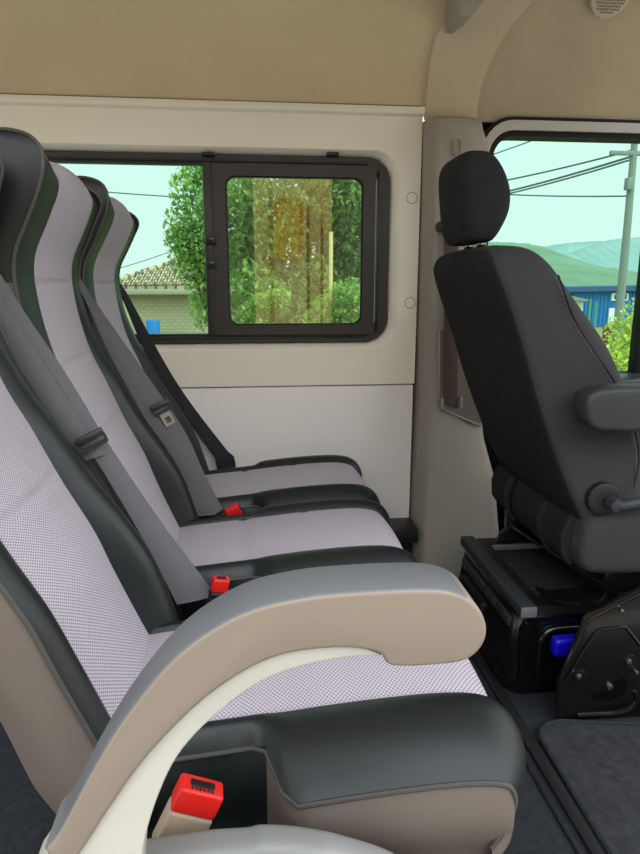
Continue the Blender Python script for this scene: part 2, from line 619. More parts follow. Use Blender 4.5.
        for sgn, hw, bl, sd, pp in ((-1, hn, bn_, sn, pn), (1, hf, bf_, sf, pf)):
            w = 0.172 + (hw - 0.172) * s01
            r = []
            hb = 0.012 + 0.009 * s01
            drop = 0.018 + 0.012 * s01
            for s in np.linspace(0, 1, 9):
                y = FABW + (w - FABW) * s
                h = hb * math.sin(PI * s ** 0.75) ** 0.8 - drop * s ** 2.2
                r.append(P(sgn * y, h))
            bl.append(r)
            e = Vector(r[-1])
            pp.append(e + Vector((0, sgn * 0.002, 0)))
            col = []
            for s in np.linspace(0, 1, 8):
                zz = e.z + (0.30 - e.z) * s
                xx = e.x + (min(e.x, 0.300) - e.x) * s * 0.5
                col.append((xx, e.y + sgn * (0.012 * math.sin(PI * min(1, s * 1.2)) - 0.02 * s * s) + sgn * .0035 * (1 - s01) * math.sin(x * 420) * min(1, s * 5), zz))
            sd.append(col)
    bm = bmesh.new()
    for g in (bn_, bf_):
        add_loft(bm, g, closed=False, cap=False)
    # underside and rear
    add_loft(bm, [[(-.235, cy - .17, .30), (-.235, cy + .17, .30)], [(.30, cy - hn + .02, .30), (.30, cy + hf - .02, .30)]], closed=False, cap=False)
    add_loft(bm, [[(-.235, cy - .17, .30), (-.235, cy + .17, .30)], [(-.235, cy - .17, .43), (-.235, cy + .17, .43)]], closed=False, cap=False)
    add_loft(bm, [[(.305, cy - hn + .02, .30), (.305, cy + hf - .02, .30)], [(tp[-1][0], cy - hn + .01, tp[-1][1]), (tp[-1][0], cy + hf - .01, tp[-1][1])]], closed=False, cap=False)
    cushion = obj('seat_cushion', bm, M['leather'], root, 50)
    bm = bmesh.new()
    add_loft(bm, fab, closed=False, cap=False, uvs=fuv)
    tag(obj('woven_panel', bm, M['weave'], cushion, 60), 'lilac grey woven seat panel')
    for sd in (sn, sf):
        bm = bmesh.new()
        add_loft(bm, sd[14:], closed=False, cap=False)
        tag(obj('side_panel', bm, M['taupe'], cushion, 50), 'taupe cushion side')
        bm = bmesh.new()
        add_loft(bm, sd[:15], closed=False, cap=False)
        tag(obj('rear_gusset', bm, M['leather'], cushion, 50), 'gathered black leather gusset')
    for pp in (pn, pf):
        tube('piping', pp, 0.0035, M['piping'], cushion)
    # pedestal down to the floor
    bm = bmesh.new()
    for sx in (-.16, .14):
        add_box(bm, (sx, cy - .15, .0), (sx + .05, cy + .15, .02), .004)
        for sy in (-.13, .10):
            add_box(bm, (sx + .008, cy + sy, .015), (sx + .042, cy + sy + .03, .30), .004)
    add_box(bm, (-.20, cy - .15, .275), (.22, cy + .15, .302), .005)
    obj('seat_frame', bm, M['black_plastic'], root)
    return root


seatA = make_seat(0.935, 0.272, 0.228, 'passenger seat nearest the open door, the one with the curved armrest', lean=.045, bn=.182)
seatB = make_seat(1.46, 0.228, 0.218, 'middle passenger seat in the row of three')
seatC = make_seat(1.914, 0.218, 0.222, 'passenger seat against the window wall, farthest of the three', dz=.006, lean=-.012)

# armrest of the near seat
AO = [(-.194, .557), (-.179, .576), (-.144, .640), (-.110, .693), (-.066, .744), (-.014, .777), (.037, .789), (.089, .792), (.151, .791), (.180, .784), (.197, .769), (.205, .749), (.201, .731), (.187, .719), (.163, .716), (.119, .718),
      (.106, .732), (.066, .739), (.010, .732), (-.046, .698), (-.097, .646), (-.133, .596), (-.164, .548), (-.182, .530)]
AO = [tuple(p) for p in cr(AO + [AO[0]], 97)[:-1]]
bm = bmesh.new()
add_prism(bm, AO, 0.500, 0.560, 0.013, 4)
for f in bm.faces:
    c = f.calc_center_median()
armrest = obj('armrest', bm, [M['arm_side'], M['arm_cover']], seatA, 45)
# the soft grey cover is the upper skin, the flank is tan
upx = {}
me = armrest.data
for p in me.polygons:
    nrm = p.normal
    c = p.center
    if nrm.y > -0.75 and nrm.z - nrm.x > 0.30 and nrm.z > -.3:
        p.material_index = 1
tag(armrest, 'curved armrest with grey top and tan side')
BR = [(.112, .726), (.066, .725), (.010, .711), (-.033, .682), (-.070, .643), (-.093, .597), (-.110, .540), (-.118, .48), (-.125, .36), (-.22, .36), (-.228, .45), (-.214, .515), (-.19, .55), (-.16, .58), (-.10, .66), (-.046, .715), (.01, .745), (.066, .75)]
tag(prism('armrest_bracket', [tuple(p) for p in cr(BR[:8], 40)] + BR[8:], 0.506, 0.556, M['cream'], armrest, 0.010, 3), 'cream curved bracket under the armrest')
SK = [(-.26, .44), (-.20, .485), (-.115, .492), (-.06, .496), (-.017, .495), (.001, .497), (.041, .490), (.089, .474), (.150, .443), (.185, .405), (.20, .34), (.19, .20), (.17, .05), (-.23, .05), (-.27, .20)]
SK = [tuple(p) for p in cr([(x, z - .034) for x, z in SK[:11]], 60)] + SK[11:]
sk = prism('side_skirt', SK, 0.572, 0.612, M['grey_plastic'], seatA, 0.012, 3)
tag(sk, 'pale grey plastic side skirt')
box('skirt_foot', (-.20, .575, .0), (.15, .61, .06), M['black_plastic'], sk, .004)
bm = bmesh.new()
for (x, z) in ((-.10, .25), (.10, .25)):
    bm = bmesh.new()
    add_cyl(bm, (x, .60, z), (0, 1, 0), .012, .16, 12)
    obj('mounting_bolt', bm, M['black_plastic'], sk)

# ------------------------------------------------------------------ buckles and belts
def make_buckle(label, base, top, side, w, th, red_frac=0.33, m=None, stalk=True):
    L_ = .42 if base[1] > 1 else .25
    """a buckle from base to top; side = direction of its width"""
    base, top = Vector(base), Vector(top)
    ax = (top - base)
    L = ax.length
    ax.normalize()
    sd = Vector(side)
    sd = (sd - ax * sd.dot(ax)).normalized()
    nr = ax.cross(sd)
    R = Matrix((sd, nr, ax)).transposed()
    root = thing('seat_belt_buckle', label, 'seat belt buckle', base, 'red seat belt buckles')

    def part(name, lo, hi, mm, bev, parent):
        b2 = bmesh.new()
        add_box(b2, lo, hi, bev, 3)
        for v in b2.verts:
            v.co = base + R @ v.co
        return obj(name, b2, mm, parent)
    part('housing', (-w / 2, -th / 2, 0), (w / 2, th / 2, L * (1 - red_frac)), m or M['tan_plastic'], .004, root)
    btn = part('release_button', (-w / 2, -th / 2, L * (1 - red_frac) + .0005), (w / 2, th / 2, L), M['red'], .004, root)
    tag(btn, 'red release button')
    part('latch_slot', (-w * .28, -th * .12, L - .003), (w * .28, th * .2, L + .001), M['black_rubber'], .0005, btn)
    b2 = bmesh.new()
    for k in range(6):
        add_box(b2, (-w * .26 + k * w * .09, -th * .34, L - .001), (-w * .26 + k * w * .09 + w * .05, -th * .15, L + .0015), 0)
    for v in b2.verts:
        v.co = base + R @ v.co
    obj('ribs', b2, M['dark_grey'], btn)
    if stalk:
        part('stalk', (-w * .25, -th * .2, -L_), (w * .25, th * .2, .005), M['black_plastic'], .002, root)
    return root


make_buckle('tan buckle with red button beside the near armrest', at(172, 848, Y=.655), at(203, 785, Y=.655), (1, .1, -.75), .054, .028, .36)
make_buckle('red buckle between the near seat and the middle seat', (-.085, 1.205, .412), (-.068, 1.20, .478), (1, .3, -.3), .034, .020, .45, M['black_plastic'])
make_buckle('red buckle between the middle seat and the far seat', (-.100, 1.685, .422), (-.038, 1.683, .452), (.5, .3, -.8), .032, .022, .6, M['black_plastic'])


def make_belt(label, straps, tongue, m, anchor):
    root = thing('seat_belt', label, 'seat belt', anchor, 'passenger seat belts')
    for Lp, Rp in straps:
        ribbon('strap', Lp, Rp, m, root)
    if tongue:
        c, ax, sd = (Vector(v) for v in tongue)
        ax.normalize()
        sd = (sd - ax * sd.dot(ax)).normalized()
        nr = ax.cross(sd)
        R = Matrix((sd, nr, ax)).transposed()
        b2 = bmesh.new()
        add_ring(b2, rr(-.026, .026, -.012, .014, .005, 3), rr(-.021, .021, -.004, .004, .002, 3), -.003, .003)
        add_box(b2, (-.026, -.006, .004), (.026, .006, .018), .003)
        for v in b2.verts:
            v.co = c + R @ v.co
        tg = obj('latch_tongue', b2, M['black_plastic'], root)
        if 'metal' not in label:
            return root
        b2 = bmesh.new()
        add_ring(b2, rr(-.014, .014, -.048, -.010, .004, 3), rr(-.007, .007, -.040, -.024, .002, 3), -.0013, .0013)
        for v in b2.verts:
            v.co = c + R @ v.co
        obj('blade', b2, M['tongue'], tg)
    return root


make_belt('grey belt hanging beside the near seat, between near and middle seats',
          [([(-.500, 1.185, 1.14), (-.437, 1.185, 1.02), (-.362, 1.185, .865), (-.290, 1.183, .735), (-.215, 1.18, .58), (-.155, 1.18, .435)],
            [(-.470, 1.20, 1.15), (-.410, 1.20, 1.030), (-.330, 1.20, .885), (-.262, 1.20, .748), (-.178, 1.205, .595), (-.080, 1.21, .435)]),
           ([(-.500, 1.172, 1.10), (-.432, 1.172, .965), (-.350, 1.172, .805), (-.305, 1.175, .735)],
            [(-.470, 1.180, 1.10), (-.402, 1.180, .985), (-.318, 1.180, .825), (-.272, 1.182, .745)])],
          ((-.288, 1.166, .772), (-.42, 0, .9), (.9, .3, .4)), M['belt'], (-.12, 1.195, .43))
make_belt('grey belt with metal tongue between the middle and far seats',
          [([(-.440, 1.672, 1.09), (-.402, 1.672, 1.005), (-.350, 1.672, .870), (-.243, 1.672, .635), (-.205, 1.675, .54), (-.165, 1.675, .435)],
            [(-.432, 1.686, 1.10), (-.388, 1.690, 1.015), (-.290, 1.693, .855), (-.180, 1.693, .672), (-.135, 1.69, .56), (-.080, 1.69, .435)])],
          ((-.232, 1.676, .735), (-.42, 0, .9), (.9, .3, .4)), M['belt'], (-.12, 1.68, .43))
make_belt('black belt running down the far seat beside the window wall',
          [([(-.430, 2.150, 1.05), (-.402, 2.150, 1.00), (-.345, 2.150, .84), (-.265, 2.150, .68), (-.150, 2.150, .50), (-.125, 2.150, .44), (-.11, 2.152, .20), (-.11, 2.152, .01)],
            [(-.418, 2.165, 1.07), (-.385, 2.168, 1.01), (-.285, 2.168, .80), (-.205, 2.168, .66), (-.095, 2.168, .50), (-.060, 2.168, .44), (-.062, 2.166, .20), (-.062, 2.166, .01)])],
          None, M['belt_black'], (-.09, 2.158, .44))

# ------------------------------------------------------------------ setting: wall, windows
W = 2.2
# upper lining with the window cut out
OUT = rr(-2.0, .575, .709, 1.590, 0.0)
HOLE = rr(-1.60, .510, .832, 1.480, .095)
HIN = rr(-1.58, .480, .855, 1.462, .08)
bm = bmesh.new()
L = [[(x, W + .06, z) for x, z in OUT], [(x, W, z) for x, z in OUT], [(x, W, z) for x, z in HOLE], [(x, W + .006, z) for x, z in rr(-1.592, .502, .839, 1.475, .09)], [(x, W + .035, z) for x, z in HIN], [(x, W + .06, z) for x, z in HIN]]
vs = [[bm.verts.new(p) for p in r] for r in L]
for i in range(6):
    for j in range(len(OUT)):
        k = (j + 1) % len(OUT)
        try:
            bm.faces.new((vs[i][j], vs[i][k], vs[(i + 1) % 6][k], vs[(i + 1) % 6][j]))
        except ValueError:
            pass
bmesh.ops.remove_doubles(bm, verts=bm.verts[:], dist=1e-6)
wall = struct(obj('wall_left', bm, M['wall'], None, 30), 'ivory upper wall lining around the sliding window', 'wall')
for (u, v) in ((412, 198), (410, 303)):
    p = at(u, v, Y=W)
    bm = bmesh.new()
    add_cyl(bm, (p.x, W + .001, p.z), (0, -1, 0), .017, .003, 24, .002)
    sc = obj('screw_cover', bm, M['wall'], wall)
    tube('cover_rim', [(p.x + .018 * math.cos(a), W - .0005, p.z + .018 * math.sin(a)) for a in np.linspace(0, 2 * PI, 25)], .0013, M['pillar'], sc, 6)
wl = struct(box('trim_1', (-2.0, W, .205), (.572, W + .06, .704), M['wall_low'], None, .003), 'off-white lower wall panel beside the far seat', 'wall panel')
bm = bmesh.new()
add_box(bm, (-2.0, W + .045, .0), (.60, W + .07, .86))
struct(obj('trim_2', bm, M['black_rubber']), 'black sheet behind the wall panels', 'wall backing')
# ledge above the lining
bm = bmesh.new()
add_prism(bm, [(0, 0), (1, 0), (1, 1), (0, 1)], 0, 1)
bm.free()
bm = bmesh.new()
sec = [(W + .03, 1.584), (W - .004, 1.584), (W - .016, 1.590), (W - .020, 1.600), (W - .016, 1.610), (W + .0, 1.614), (W + .03, 1.614)]
add_loft(bm, [[(x, y, z) for y, z in sec] for x in (-2.0, .577)])
struct(obj('trim_3', bm, M['wall']), 'ivory ledge where wall lining meets tan headliner', 'trim')
bm = bmesh.new()
add_box(bm, (-2.0, W - .12, .155), (.578, W + .05, .207), .006)
add_box(bm, (-2.0, W - .02, .0), (.60, W + .05, .16), .003)
struct(obj('baseboard_left', bm, M['black_plastic']), 'black sill along the foot of the wall', 'sill')

# window: frame, fixed pane, sliding sash, latches
win = struct(thing('window_1', None, None, (-.4, W + .03, .86)), 'black sliding window in the ivory wall', 'window')
ring('frame', rr(-1.578, .478, .857, 1.460, .078), rr(-1.55, .432, .888, 1.428, .045), W + .022, W + .052, M['black_frame'], win)
bm = bmesh.new()
for z in (1.437, 1.428):
    add_box(bm, (-1.54, W + .016, z), (.40, W + .03, z + .006), .002)
for z in (.872, .884):
    add_box(bm, (-1.54, W + .016, z), (.40, W + .03, z + .005), .002)
add_box(bm, (.434, W + .014, .89), (.442, W + .03, 1.42), .002)
obj('guide_rail', bm, M['black_plastic'], win)
sash = ring('sash', rr(-.126, .426, .884, 1.432, .006), rr(-.068, .384, .918, 1.395, .032), W + .006, W + .024, M['black_frame'], win)
ring('pane_seal', rr(-.070, .386, .916, 1.397, .034), rr(-.064, .380, .922, 1.391, .030), W + .008, W + .024, M['black_rubber'], sash)
bm = bmesh.new()
add_loft(bm, [[(x, W + .014, z) for x, z in rr(-.066, .382, .920, 1.393, .031)], [(x, W + .018, z) for x, z in rr(-.066, .382, .920, 1.393, .031)]])
tag(obj('sliding_pane', bm, M['glass_slide'], sash), 'green tinted sliding pane')
bm = bmesh.new()
add_box(bm, (-1.56, W + .036, .88), (-.06, W + .040, 1.436))
tag(obj('fixed_pane', bm, M['glass'], win), 'green tinted fixed pane')
box('mullion', (-.140, W + .0, .884), (-.112, W + .045, 1.434), M['black_frame'], win, .004)
for v in (240, 264):
    p = at(211, v, Y=W)
    lt = box('latch', (p.x - .016, W - .014, p.z - .013), (p.x + .016, W + .004, p.z + .013), M['black_plastic'], win, .003)
    bm = bmesh.new()
    add_cyl(bm, (p.x + .003, W - .012, p.z), (0, -1, 0), .008, .009, 14, .002)
    obj('latch_knob', bm, M['gloss_black'], lt)
for u in (208, 333):
    p = at(u, 152, Y=W)
    box('stop', (p.x - .02, W - .004, p.z - .010), (p.x + .02, W + .03, p.z - .001), M['black_plastic'], win, .002)

# headliner: one section swept along the van
SEC = cr([(2.205, 1.575), (2.195, 1.68), (2.165, 1.80), (2.09, 1.91), (1.95, 1.985), (1.7, 2.02), (1.2, 2.035), (.7, 2.02), (.36, 1.96)], 40)
CUT = 24


def head(xa, xb, off=0.0, th=.03, i0=0):
    """xa / xb: functions of z giving the two edges"""
    rings_in, rings_out = [], []
    for i, p in enumerate(SEC):
        a, b = SEC[max(i - 1, 0)], SEC[min(i + 1, len(SEC) - 1)]
        t = (b - a) / np.linalg.norm(b - a)
        n_ = np.array([-t[1], t[0]])                  # inward (towards -y, then down)
        if n_[0] > 0 and i < 10:
            n_ = -n_
        q = p + n_ * off
        o = p - n_ * th
        rings_in.append((q, o))
    bm = bmesh.new()
    R = []
    for (q, o) in rings_in[i0:]:
        x0, x1 = xa(q[1]), xb(q[1])
        R.append([(x0, q[0], q[1]), ((x0 + x1) / 2, q[0], q[1]), (x1, q[0], q[1]), (x1, o[0], o[1]), ((x0 + x1) / 2, o[0], o[1]), (x0, o[0], o[1])])
    add_loft(bm, R)
    return bm


struct(obj('ceiling', head(lambda z: -2.0, lambda z: .62, i0=2), M['headliner'], None, 50), 'tan cloth headliner over the passenger seats', 'headliner')
struct(obj('ceiling_cab', head(lambda z: .62, lambda z: 1.95), M['headliner_cab'], None, 50), 'beige cab headliner above the driver window', 'headliner')


def arch_l(z):
    return float(np.interp(z, [1.56, 1.75, 1.81, 1.869, 1.893, 2.05], [.579, .586, .598, .637, .668, .80]))


def arch_r(z):
    return float(np.interp(z, [1.56, 1.685, 1.80, 1.917, 2.05], [.750, .760, .805, .895, 1.02]))


struct(obj('trim_4', head(arch_l, arch_r, .014, .0), M['arch'], None, 50), 'beige arch trim over the door pillar', 'arch trim')
# small overhead shelf end and speaker grille
p0, p1 = at(451, 28, Y=2.05), at(484, -6, Y=2.05)
bm = bmesh.new()
prof = [at(452, -30, Y=2.06), at(451, 10, Y=2.06), at(451, 26, Y=2.06), at(457, 27, Y=2.06), at(470, 18, Y=2.06), at(480, 4, Y=2.06), at(488, -20, Y=2.06), at(492, -40, Y=2.06)]
add_prism(bm, [(p.x, p.z) for p in prof], 1.98, 2.12, .006, 2)
struct(obj('trim_5', bm, M['pillar']), 'grey corner of the overhead shelf at the top edge', 'overhead shelf')
sp = at(612, -4, Y=2.06)
g = thing('speaker_grille', 'round mesh speaker grille in the cab headliner, top right', 'speaker grille', sp)
bm = bmesh.new()
gn = Vector((0, -.75, -.66))
add_cyl(bm, sp - gn * .03, gn, .062, .035, 32, .006)
obj('rim', bm, M['arch'], g)
bm = bmesh.new()
ga = Vector((1, 0, 0))
gb = gn.normalized().cross(ga)
for i in range(-6, 7):
    for j in range(-6, 7):
        if i * i + j * j < 34:
            add_cyl(bm, sp + gn.normalized() * .004 + ga * i * .0085 + gb * j * .0085, gn, .0028, .003, 6)
obj('mesh', bm, M['slot'], g)

# pillar trim between wall and driver door: rings by height
PIL = []
for z, x0, x1, yf in ((.0, .60, .92, 2.075), (.15, .60, .89, 2.08), (.37, .60, .862, 2.085), (.52, .603, .815, 2.09), (.664, .606, .79, 2.095), (.9, .603, .79, 2.10), (1.2, .600, .79, 2.10), (1.45, .598, .785, 2.105), (1.50, .597, .775, 2.107), (1.535, .596, .762, 2.11), (1.56, .596, .757, 2.115), (1.572, .60, .75, 2.14)):
    r = .018
    PIL.append([(x0 - .022, W + .05, z), (x0 - .016, W - .03, z), (x0 - .004, yf + .012, z), (x0 + .004, yf + .003, z), (x0 + .016, yf, z), ((x0 + x1) / 2, yf - .003, z), (x1 - .03, yf + .004, z), (x1 - .012, yf + .014, z), (x1 - .003, yf + .03, z), (x1, W + .03, z)])
bm = bmesh.new()
add_loft(bm, [[tuple(v) for v in r] for r in PIL])
pil = struct(obj('trim_6', bm, M['pillar'], None, 50), 'taupe door pillar trim behind the driver seat', 'pillar trim')
p = at(457, 146, Y=2.1)
bm = bmesh.new()
add_ring(bm, rr(p.x - .013, p.x + .013, p.z - .03, p.z + .022, .011), rr(p.x - .010, p.x + .010, p.z - .027, p.z + .019, .009), 2.095, 2.112)
add_box(bm, (p.x - .011, 2.100, p.z - .028), (p.x + .011, 2.112, p.z + .02), .002)
obj('slot_cover', bm, M['pillar'], pil)
# framed belt opening low on the pillar, a darker plate painting its shaded inside
q = [at(438, 330, Y=2.094), at(438, 404, Y=2.094), at(446, 411, Y=2.094), at(476, 424, Y=2.094), at(486, 424, Y=2.094), at(486, 330, Y=2.094)]
bm = bmesh.new()
add_prism(bm, [(a.x, a.z) for a in q], 2.086, 2.11)
obj('opening_shade', bm, M['slot'], pil)
tube('opening_rim', [Vector((a.x, 2.086, a.z)) for a in q[:5]], .0035, M['grey_plastic'], pil)
a, b = at(443, 400, Y=2.085), at(458, 410, Y=2.085)
drv_belt = thing('seat_belt', 'brown driver seat belt in the pillar opening', 'seat belt', (a.x, 2.08, a.z))
ribbon('strap', [at(444, 230, Y=2.075), at(444, 300, Y=2.079), at(443, 402, Y=2.081)], [at(458, 230, Y=2.075), at(458, 300, Y=2.079), at(457, 408, Y=2.081)], M['belt_brown'], drv_belt)
bm = bmesh.new()
gd = at(443, 226, Y=2.07)
add_cyl(bm, (gd.x, 2.10, gd.z), (0, -1, 0), .017, .04, 18, .004)
add_box(bm, (gd.x - .01, 2.062, gd.z - .018), (gd.x + .06, 2.078, gd.z + .012), .005)
obj('belt_guide', bm, M['black_plastic'], drv_belt)
for (u, v) in ((441, 404), (460, 402)):
    c = at(u, v, Y=2.086)
    box('pin', (c.x - .005, 2.072, c.z - .02), (c.x + .005, 2.088, c.z + .02), M['grey_plastic'], pil, .003)

# driver door
door = struct(thing('door_1', None, None, (1.4, 2.24, 0)), 'driver door with a framed window', 'door')
DH = rr(.815, 1.93, .735, 1.531, .07)
D1 = rr(.795, 1.95, .715, 1.548, .085)
D2 = rr(.772, 1.97, .69, 1.578, .105)
D3 = rr(.762, 1.98, .67, 1.590, .112)
ring('window_seal', D1, DH, 2.19, 2.26, M['black_rubber'], door)
tag(ring('window_frame', D2, D1, 2.178, 2.26, M['cream'], door), 'cream frame round the glass')
ring('door_gasket', D3, D2, 2.186, 2.26, M['black_rubber'], door)
ring('door_skin', rr(.74, 2.0, .0, 1.64, .0), D3, 2.235, 2.26, M['black_plastic'], door)
bm = bmesh.new()
add_loft(bm, [[(x, 2.235, z) for x, z in D1], [(x, 2.239, z) for x, z in D1]])
tag(obj('window_pane', bm, M['glass'], door), 'green tinted door glass')
box('divider_bar', (1.402, 2.195, .72), (1.450, 2.25, 1.545), M['black_rubber'], door, .004)
box('door_sill', (.80, 2.05, .69), (1.95, 2.215, .735), M['black_plastic'], door, .012, 3)
box('door_panel', (.93, 2.10, .05), (1.95, 2.215, .70), M['black_plastic'], door, .012, 3)

# floor
bm = bmesh.new()
add_box(bm, (-2.0, .30, -.08), (1.95, 2.26, 0.0))
struct(obj('floor', bm, M['carpet']), 'dark charcoal carpet floor of the van', 'floor')
bm = bmesh.new()
a, b = at(470, 640, Z=0.0), at(566, 830, Z=0.0)
for x, w, h in ((.615, .030, .010), (.59, .012, .006)):
    add_box(bm, (x, .32, -.002), (x + w, 2.05, h), .003)
struct(obj('trim_7', bm, M['black_plastic']), 'black floor strip in front of the passenger seats', 'floor strip')

# ------------------------------------------------------------------ driver seat
DR = thing('driver_seat', 'black cloth driver seat seen from behind, right side', 'seat', (.95, 1.62, 0))
NY, FY = 1.375, 1.905
# per level: height, rear x, front x, near y, far y
LV = [(.420, .812, .96, NY + .02, FY - .02), (.47, .795, .965, NY + .006, FY - .006), (.55, .750, .955, NY, FY), (.65, .703, .935, NY, FY), (.772, .652, .900, NY, FY), (.90, .606, .835, NY, FY), (1.0, .567, .755, NY + .002, FY - .002),
      (1.055, .545, .712, NY + .008, FY - .008), (1.095, .532, .682, NY + .022, FY - .022), (1.122, .536, .655, NY + .048, FY - .048), (1.136, .552, .630, NY + .085, FY - .085), (1.142, .575, .605, NY + .14, FY - .14)]
lv = cr(LV, 60)


def section(z, xr, xf, y0, y1):
    """outline seen from above, rear-near corner crisp, front bolsters rounded"""
    w, dpt = y1 - y0, xf - xr
    r1, r2 = min(.028, dpt * .3, w * .3), min(.06, dpt * .35, w * .3)
    pts = []

    def arc(cx, cy, r, a0, n=6):
        for k in range(n + 1):
            a = math.radians(a0 + 90 * k / n)
            pts.append((cx + r * math.cos(a), cy + r * math.sin(a)))
    arc(xr + r1, y0 + r1, r1, 180)          # rear near
    arc(xf - r2, y0 + r2, r2, 270)          # front near
    pts.append((xf - .025 * min(1, dpt / .1), (y0 + y1) / 2))
    arc(xf - r2, y1 - r2, r2, 0)
    arc(xr + r1, y1 - r1, r1, 90)
    pts.append((xr - .012 * min(1, w / .3), (y0 + y1) / 2 + .1 * w))
    pts.append((xr - .012 * min(1, w / .3), (y0 + y1) / 2 - .1 * w))
    return [(x, y, z) for x, y in pts]


bm = bmesh.new()
add_loft(bm, [section(*q) for q in lv])
back = obj('backrest', bm, [M['cloth_side'], M['cloth_dark']], DR, 55)
for p in back.data.polygons:
    if p.normal.x < -0.62:
        p.material_index = 1
bm = bmesh.new()
sl = cr([(.669, NY - .001, 1.068), (.700, NY - .0015, 1.00), (.728, NY - .0015, .952), (.780, NY - .0015, .885), (.836, NY - .0015, .813), (.880, NY - .0015, .73), (.905, NY - .0015, .64), (.900, NY, .57)], 90)
for i in range(0, 89, 2):
    add_tube(bm, [sl[i], sl[i + 1]], .0010, 5)
tag(obj('stitching', bm, M['stitch'], back), 'pale stitching line')
tube('seam', [Vector(s) + Vector((.006, .003, .004)) for s in sl], .002, M['cloth_dark'], back, 6)

# headrest
hr = [(1.150, .530, .572, .085), (1.156, .515, .588, .10), (1.18, .502, .606, .108), (1.22, .494, .624, .112), (1.26, .489, .626, .113), (1.29, .486, .618, .112), (1.32, .486, .602, .110), (1.343, .494, .584, .100), (1.354, .508, .568, .084), (1.358, .525, .552, .055)]
bm = bmesh.new()
ringsH = []
for z, xr, xf, hw in cr(hr, 36):
    pts = []
    cx, dx = (xr + xf) / 2, (xf - xr) / 2
    for k in range(36):
        a = 2 * PI * k / 36
        c, s = math.cos(a), math.sin(a)
        e = .55
        pts.append((cx + dx * math.copysign(abs(c) ** e, c), 1.62 + hw * math.copysign(abs(s) ** e, s), z))
    ringsH.append(pts)
add_loft(bm, ringsH)
hd = obj('headrest', bm, M['cloth_dark'], DR, 60)
for y in (1.575, 1.665):
    bm = bmesh.new()
    add_tube(bm, [(.572, y, 1.09), (.562, y, 1.20)], .0065, 12)
    obj('post', bm, M['steel'], hd)
    bm = bmesh.new()
    add_cyl(bm, (.571, y, 1.125), (-.05, 0, 1), .014, .022, 16, .004)
    obj('post_guide', bm, M['black_plastic'], hd)

# armrest of the driver seat
bm = bmesh.new()
prof = [(.712, .822), (.708, .80), (.712, .775), (.722, .752), (.745, .742), (.80, .738), (1.06, .745), (1.085, .765), (1.085, .80), (1.06, .828), (.95, .838), (.78, .838), (.735, .834)]
add_prism(bm, prof, 1.268, 1.335, .012, 3)
ar = obj('armrest', bm, M['dark_grey'], DR, 45)
bm = bmesh.new()
add_cyl(bm, (.79, 1.385, .79), (0, -1, 0), .03, .06, 20)
obj('hinge', bm, M['black_plastic'], ar)
# recliner knob with handle
kn = at(605, 500, Y=1.355)
bm = bmesh.new()
add_cyl(bm, (kn.x, NY + .02, kn.z), (0, -1, 0), .040, .038, 32, .006)
kb = obj('recliner_knob', bm, M['black_plastic'], DR)
bm = bmesh.new()
add_tube(bm, [(kn.x + .012, 1.335, kn.z - .006), (kn.x + .03, 1.328, kn.z - .006), (kn.x + .07, 1.325, kn.z + .002), (kn.x + .12, 1.325, kn.z + .006), (kn.x + .2, 1.328, kn.z + .006)], [.013, .0145, .014, .015, .014], 14)
add_cyl(bm, (kn.x + .012, 1.35, kn.z - .006), (0, -1, 0), .016, .03, 18, .006)
obj('handle', bm, M['dark_grey'], kb)

# cushion and its side moulding
CL = [(.775, .395, .47, .006), (.79, .372, .50, .0), (.83, .360, .515, .0), (.95, .355, .52, .0), (1.2, .36, .53, .0), (1.32, .37, .53, .01), (1.37, .40, .50, .03)]
bm = bmesh.new()
R = []
for x, z0, z1, ins in cr(CL, 30):
    pts = []
    for (yy, zz) in rr(1.352 + ins, 1.868 - ins, z0, z1, .03, 5):
        pts.append((x, yy, zz))
    R.append(pts)
add_loft(bm, R)
cu = obj('seat_cushion', bm, M['cloth_side'], DR, 50)
# rear valance that hangs below the backrest
bm = bmesh.new()
R = []
for y in np.linspace(1.40, 1.86, 24):
    k = .004 * math.sin(y * 70)
    R.append([(.765 + k, y, .50), (.748 + k, y, .455), (.752 + k, y, .405), (.775 + k, y, .372), (.79 + k, y, .38), (.775 + k, y, .42), (.785 + k, y, .50)])
add_loft(bm, R)
va = obj('rear_valance', bm, M['cloth_dark'], DR, 60)
for y in (1.50, 1.72):
    bm = bmesh.new()
    add_loft(bm, [[(xx - d_, yy, zz) for xx, zz, d_ in ((.765, .50, .007), (.747, .455, .007), (.750, .405, .007), (.774, .368, .007), (.774, .368, 0), (.75, .405, 0), (.747, .455, 0), (.765, .50, 0))] for yy in (y, y + .028)])
    obj('valance_strap', bm, M['belt_black'], va)
# seat frame rails and cross bar
bm = bmesh.new()
add_tube(bm, [(.808, 1.87, .302), (.890, 1.39, .302)], .007, 8)
add_box(bm, (.86, 1.39, .325), (.89, 1.86, .345), .003)
add_box(bm, (.86, 1.38, .30), (1.34, 1.41, .362), .004)
add_box(bm, (.80, 1.845, .29), (1.34, 1.875, .362), .004)
obj('seat_rail', bm, M['gloss_black'], DR)
# lever plate over the tray
bm = bmesh.new()
lp = [at(u, v, Z=.285) for u, v in ((535, 588), (548, 592), (575, 590), (592, 587), (606, 596), (600, 602), (580, 606), (556, 602), (540, 596))]
a = [bm.verts.new(p) for p in lp]
b = [bm.verts.new(p + Vector((0, 0, .006))) for p in lp]
bm.faces.new(a)
bm.faces.new(b[::-1])
for i in range(len(lp)):
    bm.faces.new((a[i], b[i], b[(i + 1) % len(lp)], a[(i + 1) % len(lp)]))
obj('latch_plate', bm, M['gloss_black'], DR, 30)
